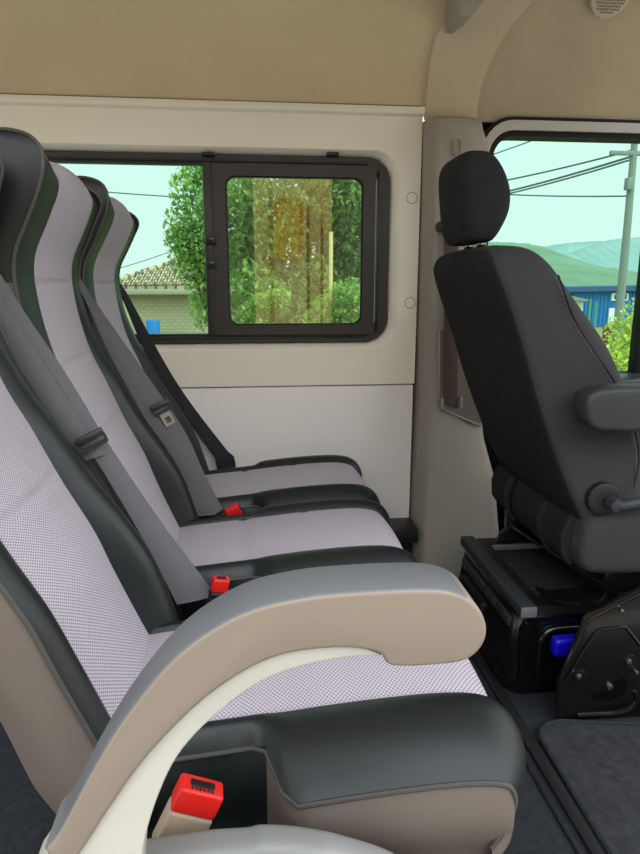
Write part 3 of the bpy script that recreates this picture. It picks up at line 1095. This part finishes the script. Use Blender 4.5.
# near and far base plates
PL = [(q_.x, max(q_.z, 0)) for q_ in (at(557, 722, Y=1.3), at(558, 682, Y=1.3), at(585, 619, Y=1.3), at(592, 613, Y=1.3), at(642, 588, Y=1.3))] + [(1.0, .358), (1.36, .358), (1.36, .0)]
for y0, lab in ((1.300, 'near'), (1.83, 'far')):
    bm = bmesh.new()
    add_prism(bm, PL, y0, y0 + .012, .003, 2)
    bpl = obj('base_plate', bm, M['gloss_black'], DR, 40)
    if lab == 'far':
        continue
    # folded flange, pressed panel, bolts, slot
    bm = bmesh.new()
    def P_(*uv):
        return [at(u, v, Y=1.299) for u, v in uv]
    add_tube(bm, P_((560, 684), (561, 678), (586, 623), (592, 617), (644, 591)), .006, 8)
    add_tube(bm, cr(P_((565, 682), (580, 656), (593, 636), (599, 630), (612, 628), (624, 627), (629, 631), (640, 645)), 40), .0045, 8)
    add_tube(bm, cr(P_((577, 715), (600, 714), (615, 713), (629, 709), (636, 701), (635, 691)), 30), .0055, 8)
    obj('pressed_rib', bm, M['gloss_black'], bpl)
    bm = bmesh.new()
    for (u, v, r) in ((580, 677, .011), (630, 662, .011)):
        p = at(u, v, Y=1.298)
        bm = bmesh.new()
        add_cyl(bm, (p.x, 1.301, p.z), (0, -1, 0), r * 1.7, .004, 20, .002)
        obj('washer', bm, M['gloss_black'], bpl)
    for (u, v, r) in ((578, 676, .007), (628, 661, .007), (621, 610, .005), (609, 686, .008), (636, 672, .005)):
        p = at(u, v, Y=1.298)
        bm = bmesh.new()
        add_cyl(bm, (p.x, 1.299, p.z), (0, -1, 0), r, .008, 14, .002)
        obj('bolt', bm, M['steel'], bpl)
    bm = bmesh.new()
    p = at(612, 690, Y=1.298)
    add_prism(bm, [(p.x - .045, p.z - .022), (p.x + .0, p.z - .03), (p.x + .03, p.z - .015), (p.x + .04, p.z + .012), (p.x + .025, p.z + .03), (p.x + .005, p.z + .02), (p.x - .005, p.z - .005), (p.x - .045, p.z - .008)], 1.2985, 1.301)
    obj('slot_shade', bm, mat('slot shade black', (6, 6, 6), .9, .05), bpl, 20)  # black patch paints the darkness inside the hole

# ------------------------------------------------------------------ box with tray under the driver seat
BX = thing('storage_box', 'black box with a tray lid on the floor behind the driver seat', 'box', (.8, 1.64, 0))
bm = bmesh.new()
add_loft(bm, [[(x, y, z) for x, y in rr(x0, .95, 1.425, 1.875, (.012, .012, .035, .045), 6)] for z, x0 in ((.0, .650), (.02, .643), (.12, .648), (.215, .664), (.228, .674))])
bxb = obj('body', bm, M['gloss_black'], BX, 40)
# moulded near face
bm = bmesh.new()
add_ring(bm, rr(.672, .94, .012, .222, (.03, .03, .045, .04)), rr(.694, .93, .03, .205, (.03, .03, .04, .03)), 1.417, 1.44)
add_tube(bm, cr([(.728, 1.424, .03), (.726, 1.422, .10), (.728, 1.422, .15), (.742, 1.422, .178), (.77, 1.422, .186), (.85, 1.422, .186)], 24), .011, 10)
obj('moulded_rib', bm, M['gloss_black'], bxb)
# vents and strips on the rear face
bm = bmesh.new()
for k in range(4):
    y0 = 1.46 + k * .095
    add_box(bm, (.652, y0, .178), (.668, y0 + .088, .206), .004)
obj('rear_strip', bm, M['dark_grey'], bxb)
bm = bmesh.new()
add_ring(bm, rr(1.62, 1.82, .07, .16, .012), rr(1.632, 1.808, .082, .148, .008), -.008, .006)
for v in bm.verts:
    v.co = Vector((.650 + v.co.y, v.co.x, v.co.z))
obj('rear_hatch', bm, M['black_plastic'], bxb)
bm = bmesh.new()
add_ring(bm, rr(.700, .952, 1.42, 1.872, .015), rr(.735, .925, 1.475, 1.800, .012), .0, .024)
for v in bm.verts:
    v.co = Vector((v.co.x, v.co.z, .252 - v.co.y))
ty = obj('tray_lid', bm, M['black_plastic'], BX, 40)
box('tray_floor', (.733, 1.47, .226), (.927, 1.803, .234), M['dark_grey'], ty, .002)
box('tray_edge', (.735, 1.797, .240), (.930, 1.806, .258), M['bar_end'], ty, .003)
bm = bmesh.new()
for y in (1.56, 1.72):
    for x in (.76, .87):
        bm = bmesh.new()
        add_cyl(bm, (x, y, .232), (0, 0, 1), .012, .005, 14, .003)
        obj('tray_boss', bm, M['dark_grey'], ty)
bar = box('rear_bar', (.658, 1.405, .232), (.702, 1.878, .262), M['dark_grey'], BX, .006)
box('bar_end_cap', (.659, 1.401, .233), (.701, 1.407, .261), M['bar_end'], bar, .002)

# unidentified blue object between the box and the plate
bl = thing('blue_object', 'bright blue plastic part showing behind the black base plate', 'tool', (.83, 1.38, 0))
bm = bmesh.new()
add_box(bm, (.738, 1.365, .136), (1.02, 1.400, .188), .012, 3)
obj('blue_body', bm, M['blue_plastic'], bl)
bm = bmesh.new()
add_box(bm, (.80, 1.37, .0), (.95, 1.40, .14), .006)
obj('foot', bm, M['black_plastic'], bl)

# floor mat
bm = bmesh.new()
mo = [at(548, 724, Z=.012), at(560, 721, Z=.012), at(600, 723, Z=.012), at(660, 725, Z=.012), (1.35, 1.24, .012), (1.35, .40, .012), (.66, .40, .012), (.648, .95, .012), (.652, 1.10, .012), at(549, 752, Z=.012), at(541, 738, Z=.012), at(541, 729, Z=.012)]
mo = [Vector(p) for p in mo]
a = [bm.verts.new((p.x, p.y, .001)) for p in mo]
b = [bm.verts.new(p) for p in mo]
bm.faces.new(a[::-1])
bm.faces.new(b)
for i in range(len(mo)):
    bm.faces.new((a[i], a[(i + 1) % len(mo)], b[(i + 1) % len(mo)], b[i]))
fm = tag(obj('floor_mat', bm, M['mat_carpet'], None, 30), 'grey carpet floor mat in front of the near seat, lower right', 'floor mat')
tube('bound_edge', [p for p in mo] + [mo[0]], .006, M['carpet'], fm, 6)

# ------------------------------------------------------------------ outdoors
GZ = -1.0
bm = bmesh.new()
add_loft(bm, [[(-80, y, z), (160, y, z)] for y, z in ((3.2, GZ), (18, GZ), (34, -1.95), (900, -2.2))], closed=False, cap=False)
struct(obj('ground', bm, M['soil']), 'grassy ground beyond the van', 'ground')
bm = bmesh.new()
add_box(bm, (-60, -60, GZ - .3), (120, 3.2, GZ + .002))
struct(obj('ground_pavement', bm, M['concrete']), 'pale concrete yard under the van', 'ground')


def add_leaves(bm, blobs, n, size):
    wts = [b[3] ** 2 for b in blobs]
    for _ in range(n):
        c = random.choices(blobs, wts)[0]
        v = Vector((random.gauss(0, 1), random.gauss(0, 1), random.gauss(0, 1))).normalized() * c[3] * random.random() ** .4
        v.z *= c[4] if len(c) > 4 else 1
        p = Vector(c[:3]) + v
        s = size * random.uniform(.6, 1.3)
        q = Matrix.Rotation(random.uniform(0, 6.28), 3, 'Z') @ Matrix.Rotation(random.uniform(-1.2, 1.2), 3, 'X')
        pts = [(-.0, -.5, 0), (.28, -.05, .08), (0, .5, -.05), (-.28, -.05, .08)]
        bm.faces.new([bm.verts.new(p + q @ (Vector(t) * s)) for t in pts])


def tree(label, base, blobs, n, size, m, trunk=.09, name='tree', limbs=True):
    root = thing(name, label, 'tree' if name == 'tree' else 'bush', base)
    bm = bmesh.new()
    add_leaves(bm, blobs, n, size)
    obj('foliage', bm, m, root, 0)
    bm = bmesh.new()
    top = Vector(max(blobs, key=lambda b: b[2])[:3])
    base = Vector(base)
    mid = base.lerp(top, .45) + Vector((.05, 0, 0))
    add_tube(bm, cr([base, mid, top], 14), [trunk * (1 - .8 * i / 13) for i in range(14)], 8)
    if limbs:
        for b in blobs:
            st = base.lerp(top, random.uniform(.35, .6))
            add_tube(bm, [st, st.lerp(Vector(b[:3]), .6) + Vector((0, 0, .05)), Vector(b[:3])], [trunk * .45, trunk * .3, trunk * .12], 6)
    obj('trunk', bm, m=M['bark'], parent=root)
    return root


def px3(u, v, Y, r, *s):
    p = at(u, v, Y=Y)
    return (p.x, p.y, p.z, r) + s


t1 = [px3(190, 190, 9, .30), px3(205, 225, 9, .38), px3(185, 225, 9.1, .30), px3(200, 255, 9, .38), px3(178, 245, 9, .22), px3(205, 285, 9, .30), px3(210, 310, 9, .30), px3(190, 262, 9.1, .28), px3(200, 168, 9, .25), px3(225, 200, 9.2, .4), px3(230, 260, 9.2, .4)]
tree('light green tree by the window mullion, left of the sliding pane', (at(212, 330, Y=9).x, 9, GZ), t1, 5200, .085, M['leaf'], .06)
t2 = [px3(235, 205, 8.2, .45), px3(245, 250, 8.3, .5), px3(285, 190, 8.6, .55), px3(275, 240, 8.5, .5), px3(255, 300, 7.6, .42), px3(300, 230, 8.8, .45), px3(308, 285, 8.4, .42), px3(290, 310, 8.2, .36)]
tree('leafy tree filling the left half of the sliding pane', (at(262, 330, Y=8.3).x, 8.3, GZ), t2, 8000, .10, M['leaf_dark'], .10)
t3 = [px3(340, 200, 8.5, .5), px3(355, 240, 8.6, .5), px3(325, 225, 8.9, .5), px3(350, 180, 8.6, .45), px3(345, 262, 8.6, .35), px3(320, 180, 9, .5), px3(322, 285, 8.9, .4)]
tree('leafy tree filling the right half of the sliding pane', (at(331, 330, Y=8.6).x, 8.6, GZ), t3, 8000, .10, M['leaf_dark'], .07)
t4 = [px3(340, 308, 7.5, .30), px3(352, 300, 7.4, .26), px3(325, 318, 7.5, .24)]
tree('low green bush at the bottom right of the sliding pane', (at(342, 330, Y=7.5).x, 7.5, GZ), t4, 1500, .07, M['leaf'], .03, 'bush')
t5 = [px3(630, 335, 6, .26), px3(645, 325, 6, .3), px3(615, 352, 5.8, .18), px3(640, 360, 5.8, .25), px3(660, 345, 6, .35), px3(608, 368, 5.7, .16), px3(628, 378, 5.7, .25)]
tree('yellow-green bush outside the driver window', (at(640, 380, Y=6).x, 6, GZ), t5, 2600, .06, M['leaf_yellow'], .03, 'bush')
t6 = [px3(278, 296, 6.6, .13, .6), px3(262, 302, 6.6, .16, .6), px3(250, 312, 6.6, .14, .6)]
tree('bright leafy shrub low behind the sliding pane', (at(262, 335, Y=6.6).x, 6.6, GZ), t6, 1300, .045, M['leaf'], .02, 'bush')

# house with tiled roof
HO = thing('house', 'low beige block house with a tiled roof behind the far seat', 'house', (-1.2, 15.5, GZ))
bm = bmesh.new()
add_box(bm, (-2.55, 14.2, GZ), (.0, 19.0, .98))
obj('wall', bm, M['block'], HO, 0)
bm = bmesh.new()
e0, e1 = Vector((-2.95, 13.75, .955)), Vector((.4, 13.75, 1.0))
r0, r1 = Vector((-.9, 16.8, 1.80)), Vector((-.3, 16.8, 1.80))
b0, b1 = Vector((-2.95, 19.6, .955)), Vector((.4, 19.6, 1.0))
for f in ((e0, e1, r1, r0), (b0, e0, r0), (e1, b1, r1), (b1, b0, r0, r1)):
    up = [bm.verts.new(p + Vector((0, 0, .06))) for p in f]
    bm.faces.new(up)
bmesh.ops.remove_doubles(bm, verts=bm.verts[:], dist=1e-5)
g = bmesh.ops.solidify(bm, geom=bm.faces[:], thickness=.08)
rf = obj('roof', bm, M['tiles'], HO, 0)
bm = bmesh.new()
for k in range(53):
    s = k / 52
    a = e0.lerp(e1, s)
    b = r0.lerp(r1, min(1, max(0, (a.x - r0.x) / (r1.x - r0.x))))
    if a.x < r0.x:
        b = e0.lerp(r0, (a.x - e0.x) / (r0.x - e0.x))
    elif a.x > r1.x:
        b = e1.lerp(r1, (e1.x - a.x) / (e1.x - r1.x))
    if (b - a).length > .05:
        add_tube(bm, [a + Vector((0, -.02, .10)), b + Vector((0, 0, .09))], .022, 6)
add_tube(bm, [e0 + Vector((0, 0, .1)), r0 + Vector((0, 0, .12)), r1 + Vector((0, 0, .12)), e1 + Vector((0, 0, .1))], .06, 8)
obj('ridge_tiles', bm, M['tiles'], rf)
box('eaves_board', (-2.95, 13.72, .86), (.4, 13.78, .97), M['fascia'], HO, .01)
bm = bmesh.new()
p = at(153, 326, Y=13.6)
add_cyl(bm, (p.x, 13.6, GZ), (0, 0, 1), .14, p.z - GZ + .12, 16, .03)
tag(obj('barrel', bm, M['blue_wall']), 'small blue drum against the beige house wall', 'drum')
bm = bmesh.new()
p = at(331, 232, Y=7.8)
add_tube(bm, [(at(331, 325, Y=7.8).x, 7.8, GZ), (p.x, 7.8, p.z)], .025, 8)
tag(obj('wooden_post', bm, mat('pale wood', (214, 190, 140), .8, .2)), 'thin pale post behind the right of the sliding pane', 'post')


# wires
def wire(label, a, b, Ya, Yb, sag, r):
    p, q = at(*a, Y=Ya), at(*b, Y=Yb)
    pts = [p.lerp(q, t) + Vector((0, 0, -sag * 4 * t * (1 - t))) for t in np.linspace(0, 1, 16)]
    return tag(tube('power_line', pts, r, M['wire'], None, 6), label, 'cable', 'overhead cables')


wire('single cable across the upper left window pane', (20, 184), (300, 202), 25, 25, .1, .022)
wire('slack cable just above the tiled roof', (60, 282), (190, 244), 30, 30, .15, .018)
wire('second cable above the tiled roof, below the slack one', (60, 290), (195, 256), 30, 30, .15, .018)
wire('topmost cable at the upper corner of the driver window', (440, 172), (560, 130), 20, 20, .03, .02)
wire('thin upper cable running to the utility pole', (470, 187), (633, 150), 20, 14.4, .05, .022)
wire('thick cable second from top running to the utility pole', (470, 200), (633, 156), 20, 14.4, .05, .026)
wire('thick cable third from top running to the utility pole', (470, 202), (633, 159), 20, 14.4, .06, .022)
wire('lowest cable running level to the utility pole', (470, 192), (633, 196), 20, 14.4, .05, .018)
# utility pole
p = at(632, 142, Y=14)
up_ = thing('utility_pole', 'grey concrete utility pole at the right edge of the driver window', 'pole', (p.x, 14, GZ))
tube('shaft', [(p.x + .10, 14, GZ), (p.x + .09, 14, 2.0), (p.x + .06, 14, p.z + .1)], [.11, .085, .07], M['pole'], up_, 14)
box('crossarm', (p.x - .5, 13.93, p.z - .28), (p.x + .6, 14.0, p.z - .19), M['pole'], up_, .01)
box('service_box', (p.x - .12, 13.8, p.z - 1.0), (p.x + .02, 13.95, p.z - .75), M['pole'], up_, .01)

# blue building
BB = thing('blue_building', 'blue metal building with a dark roof beyond the driver window', 'building', (27.5, 47, GZ - 1.6))
bm = bmesh.new()
add_box(bm, (23.4, 45.2, -1.98), (33.0, 52, .62))
for k in range(31):
    add_box(bm, (23.45 + k * .3, 45.15, -1.97), (23.53 + k * .3, 45.22, .6))
obj('wall', bm, M['blue_wall'], BB, 0)
bm = bmesh.new()
add_prism(bm, [(22.4, .58), (33.6, .70), (33.6, 1.10), (22.4, .92)], 44.4, 53)
obj('roof', bm, M['blue_roof'], BB, 0)
wn = box('window', (26.3, 45.05, -.06), (27.6, 45.25, .48), M['white_paint'], BB, .02)
box('window_glass', (26.5, 45.0, .04), (26.95, 45.1, .38), M['dark_glass'], wn, .01)
box('window_glass', (27.0, 45.0, .04), (27.45, 45.1, .38), M['dark_glass'], wn, .01)
sg = box('door', (26.2, 45.0, -1.96), (27.3, 45.2, -.6), M['white_paint'], BB, .02)
sh = thing('shed', 'small grey shed left of the blue building', 'shed', (22.5, 44, GZ))
box('shed_wall', (20.4, 42.5, -1.98), (22.8, 44, .0), M['concrete'], sh, .01)
bm = bmesh.new()
add_prism(bm, [(20.1, -.02), (23.0, -.02), (23.0, .08), (21.6, .38), (20.1, .08)], 42.2, 44.2)
obj('shed_roof', bm, M['pole'], sh, 0)
q = at(611, 330, Y=24)
bm = bmesh.new()
add_cyl(bm, (q.x, 24, -1.4), (0, 0, 1), .30, q.z + 1.4 + .22, 18, .03)
tag(obj('barrel', bm, M['rust']), 'brown barrel standing below the blue building', 'barrel')
for k, (u, v, lab) in enumerate(((590, 318, 'green post by the blue building wall, left one'), (596, 320, 'green post by the blue building wall, right one'))):
    q = at(u, v - 12, Y=36)
    bm = bmesh.new()
    add_cyl(bm, (q.x, 36, -1.97), (0, 0, 1), .06, q.z + 1.97 + .4, 10)
    tag(obj('garden_post', bm, mat('green paint', (70, 140, 80), .6, .3)), lab, 'post')


# hills
def hills(name, label, Y, pts, m, amp, dep):
    bm = bmesh.new()
    ridge = cr([tuple(at(u, v, Y=Y)) for u, v in pts], 160)
    R = []
    for i, p in enumerate(ridge):
        j = amp * (math.sin(i * .9) * .4 + math.sin(i * 2.3 + 1) * .3 + random.uniform(-.3, .3))
        col = []
        for k in range(9):
            s = k / 8
            col.append((p[0] * (1 - .25 * s), p[1] - dep * s + random.uniform(-1, 1) * amp, (p[2] + j - GZ) * (1 - s) ** 1.2 + GZ + (random.uniform(-1, 1) * amp * .5 if 0 < k < 8 else 0) - (1.0 if k == 8 else 0)))
        back_ = (p[0] * 1.05, p[1] + dep * .4, GZ - 2)
        R.append([back_] + col)
    add_loft(bm, R, closed=False, cap=False)
    return struct(obj(name, bm, m, None, 60), label, 'hill')


hills('hill', 'green wooded hill beyond the blue building', 170, [(300, 262), (380, 250), (450, 244), (500, 242), (540, 246), (575, 260), (610, 268), (660, 272), (760, 262), (860, 270)], M['hill_near'], .25, 90)
hills('hill_mid', 'hazy hill rising at the right of the driver window', 380, [(420, 268), (520, 262), (560, 256), (585, 247), (610, 240), (640, 237), (700, 232), (800, 250), (900, 262)], M['hill_far'], .35, 160)
hills('hill_far', 'palest ridge on the skyline', 640, [(350, 262), (450, 252), (520, 250), (560, 244), (600, 241), (640, 244), (720, 252), (860, 262)], M['hill_far'], .4, 180)

# building behind the photographer, seen only in the reflection of the sliding pane
RB = thing('reflected_building', 'beige building across the yard, mirrored in the sliding pane', 'building', (.7, -7, GZ))
bm = bmesh.new()
add_box(bm, (.10, -6.45, GZ), (1.36, -6.30, 3.3))
for xa, xb, yb, zt in ((.10, .34, -6.2, 2.6), (.40, .92, -6.0, 2.9), (.98, 1.16, -6.15, 2.3), (1.2, 1.3, -6.22, 2.1)):
    add_box(bm, (xa, -6.44, GZ), (xb, yb, zt), .03)
obj('pier', bm, M['stucco'], RB, 0)
fc = thing('sky_block_fence', 'added dark fence behind the camera, keeps sky reflections off the glass', 'fence', (.5, -6.5, GZ))  # added out of view to block sky reflections in the panes
for xa, xb in ((-9, .2), (1.3, 16)):
    box('sky_block_panel', (xa, -6.6, GZ), (xb, -6.5, 3.4), M['slot'], fc, .01)
bm = bmesh.new()
add_box(bm, (.42, -6.02, 1.45), (.86, -5.95, 2.35), .1, 4)
obj('shutter', bm, M['ochre'], RB)

# ------------------------------------------------------------------ light
w = bpy.data.worlds.new('sky')
bpy.context.scene.world = w
w.use_nodes = True
n, l = w.node_tree.nodes, w.node_tree.links
bg = n['Background']
tc = n.new('ShaderNodeTexCoord')
sx = n.new('ShaderNodeSeparateXYZ')
l.new(tc.outputs['Generated'], sx.inputs[0])
rp = n.new('ShaderNodeValToRGB')
rp.color_ramp.elements[0].position = 0.0
rp.color_ramp.elements[0].color = (1.0, 1.0, .98, 1)
rp.color_ramp.elements[1].position = .8
rp.color_ramp.elements[1].color = (.74, .86, 1.0, 1)
l.new(sx.outputs['Z'], rp.inputs['Fac'])
ns = n.new('ShaderNodeTexNoise')
ns.inputs['Scale'].default_value = 3.0
ns.inputs['Detail'].default_value = 5
l.new(tc.outputs['Generated'], ns.inputs['Vector'])
mx = n.new('ShaderNodeMix')
mx.data_type = 'RGBA'
mx.inputs['B'].default_value = (1, 1, 1, 1)
l.new(ns.outputs['Fac'], mx.inputs['Factor'])
l.new(rp.outputs['Color'], mx.inputs['A'])
# sky glow added on the door side to brighten the interior
dt = n.new('ShaderNodeVectorMath')
dt.operation = 'DOT_PRODUCT'
dt.inputs[1].default_value = Vector((.15, -.80, .58)).normalized()
l.new(tc.outputs['Generated'], dt.inputs[0])
mr = n.new('ShaderNodeMapRange')
mr.interpolation_type = 'SMOOTHSTEP'
mr.inputs['From Min'].default_value = -.1
mr.inputs['From Max'].default_value = 1.0
mr.inputs['To Min'].default_value = 1.0
mr.inputs['To Max'].default_value = 3.2
l.new(dt.outputs['Value'], mr.inputs['Value'])
l.new(mx.outputs['Result'], bg.inputs['Color'])
l.new(mr.outputs['Result'], bg.inputs['Strength'])

sd = bpy.data.lights.new('sun', 'SUN')
sd.energy = 2.6
sd.angle = math.radians(4)
sd.color = (1, .95, .86)
so = bpy.data.objects.new('sun', sd)
C.objects.link(so)
so.rotation_euler = Vector((.42, -.12, .9)).to_track_quat('Z', 'Y').to_euler()

vs_ = bpy.context.scene.view_settings
vs_.view_transform = 'Standard'
vs_.look = 'None'
vs_.gamma = 1
vs_.use_curve_mapping = False
vs_.exposure = 0.32
cy_ = bpy.context.scene.cycles
cy_.use_denoising = True
cy_.max_bounces = 8
cy_.transparent_max_bounces = 12
cy_.sample_clamp_indirect = 6
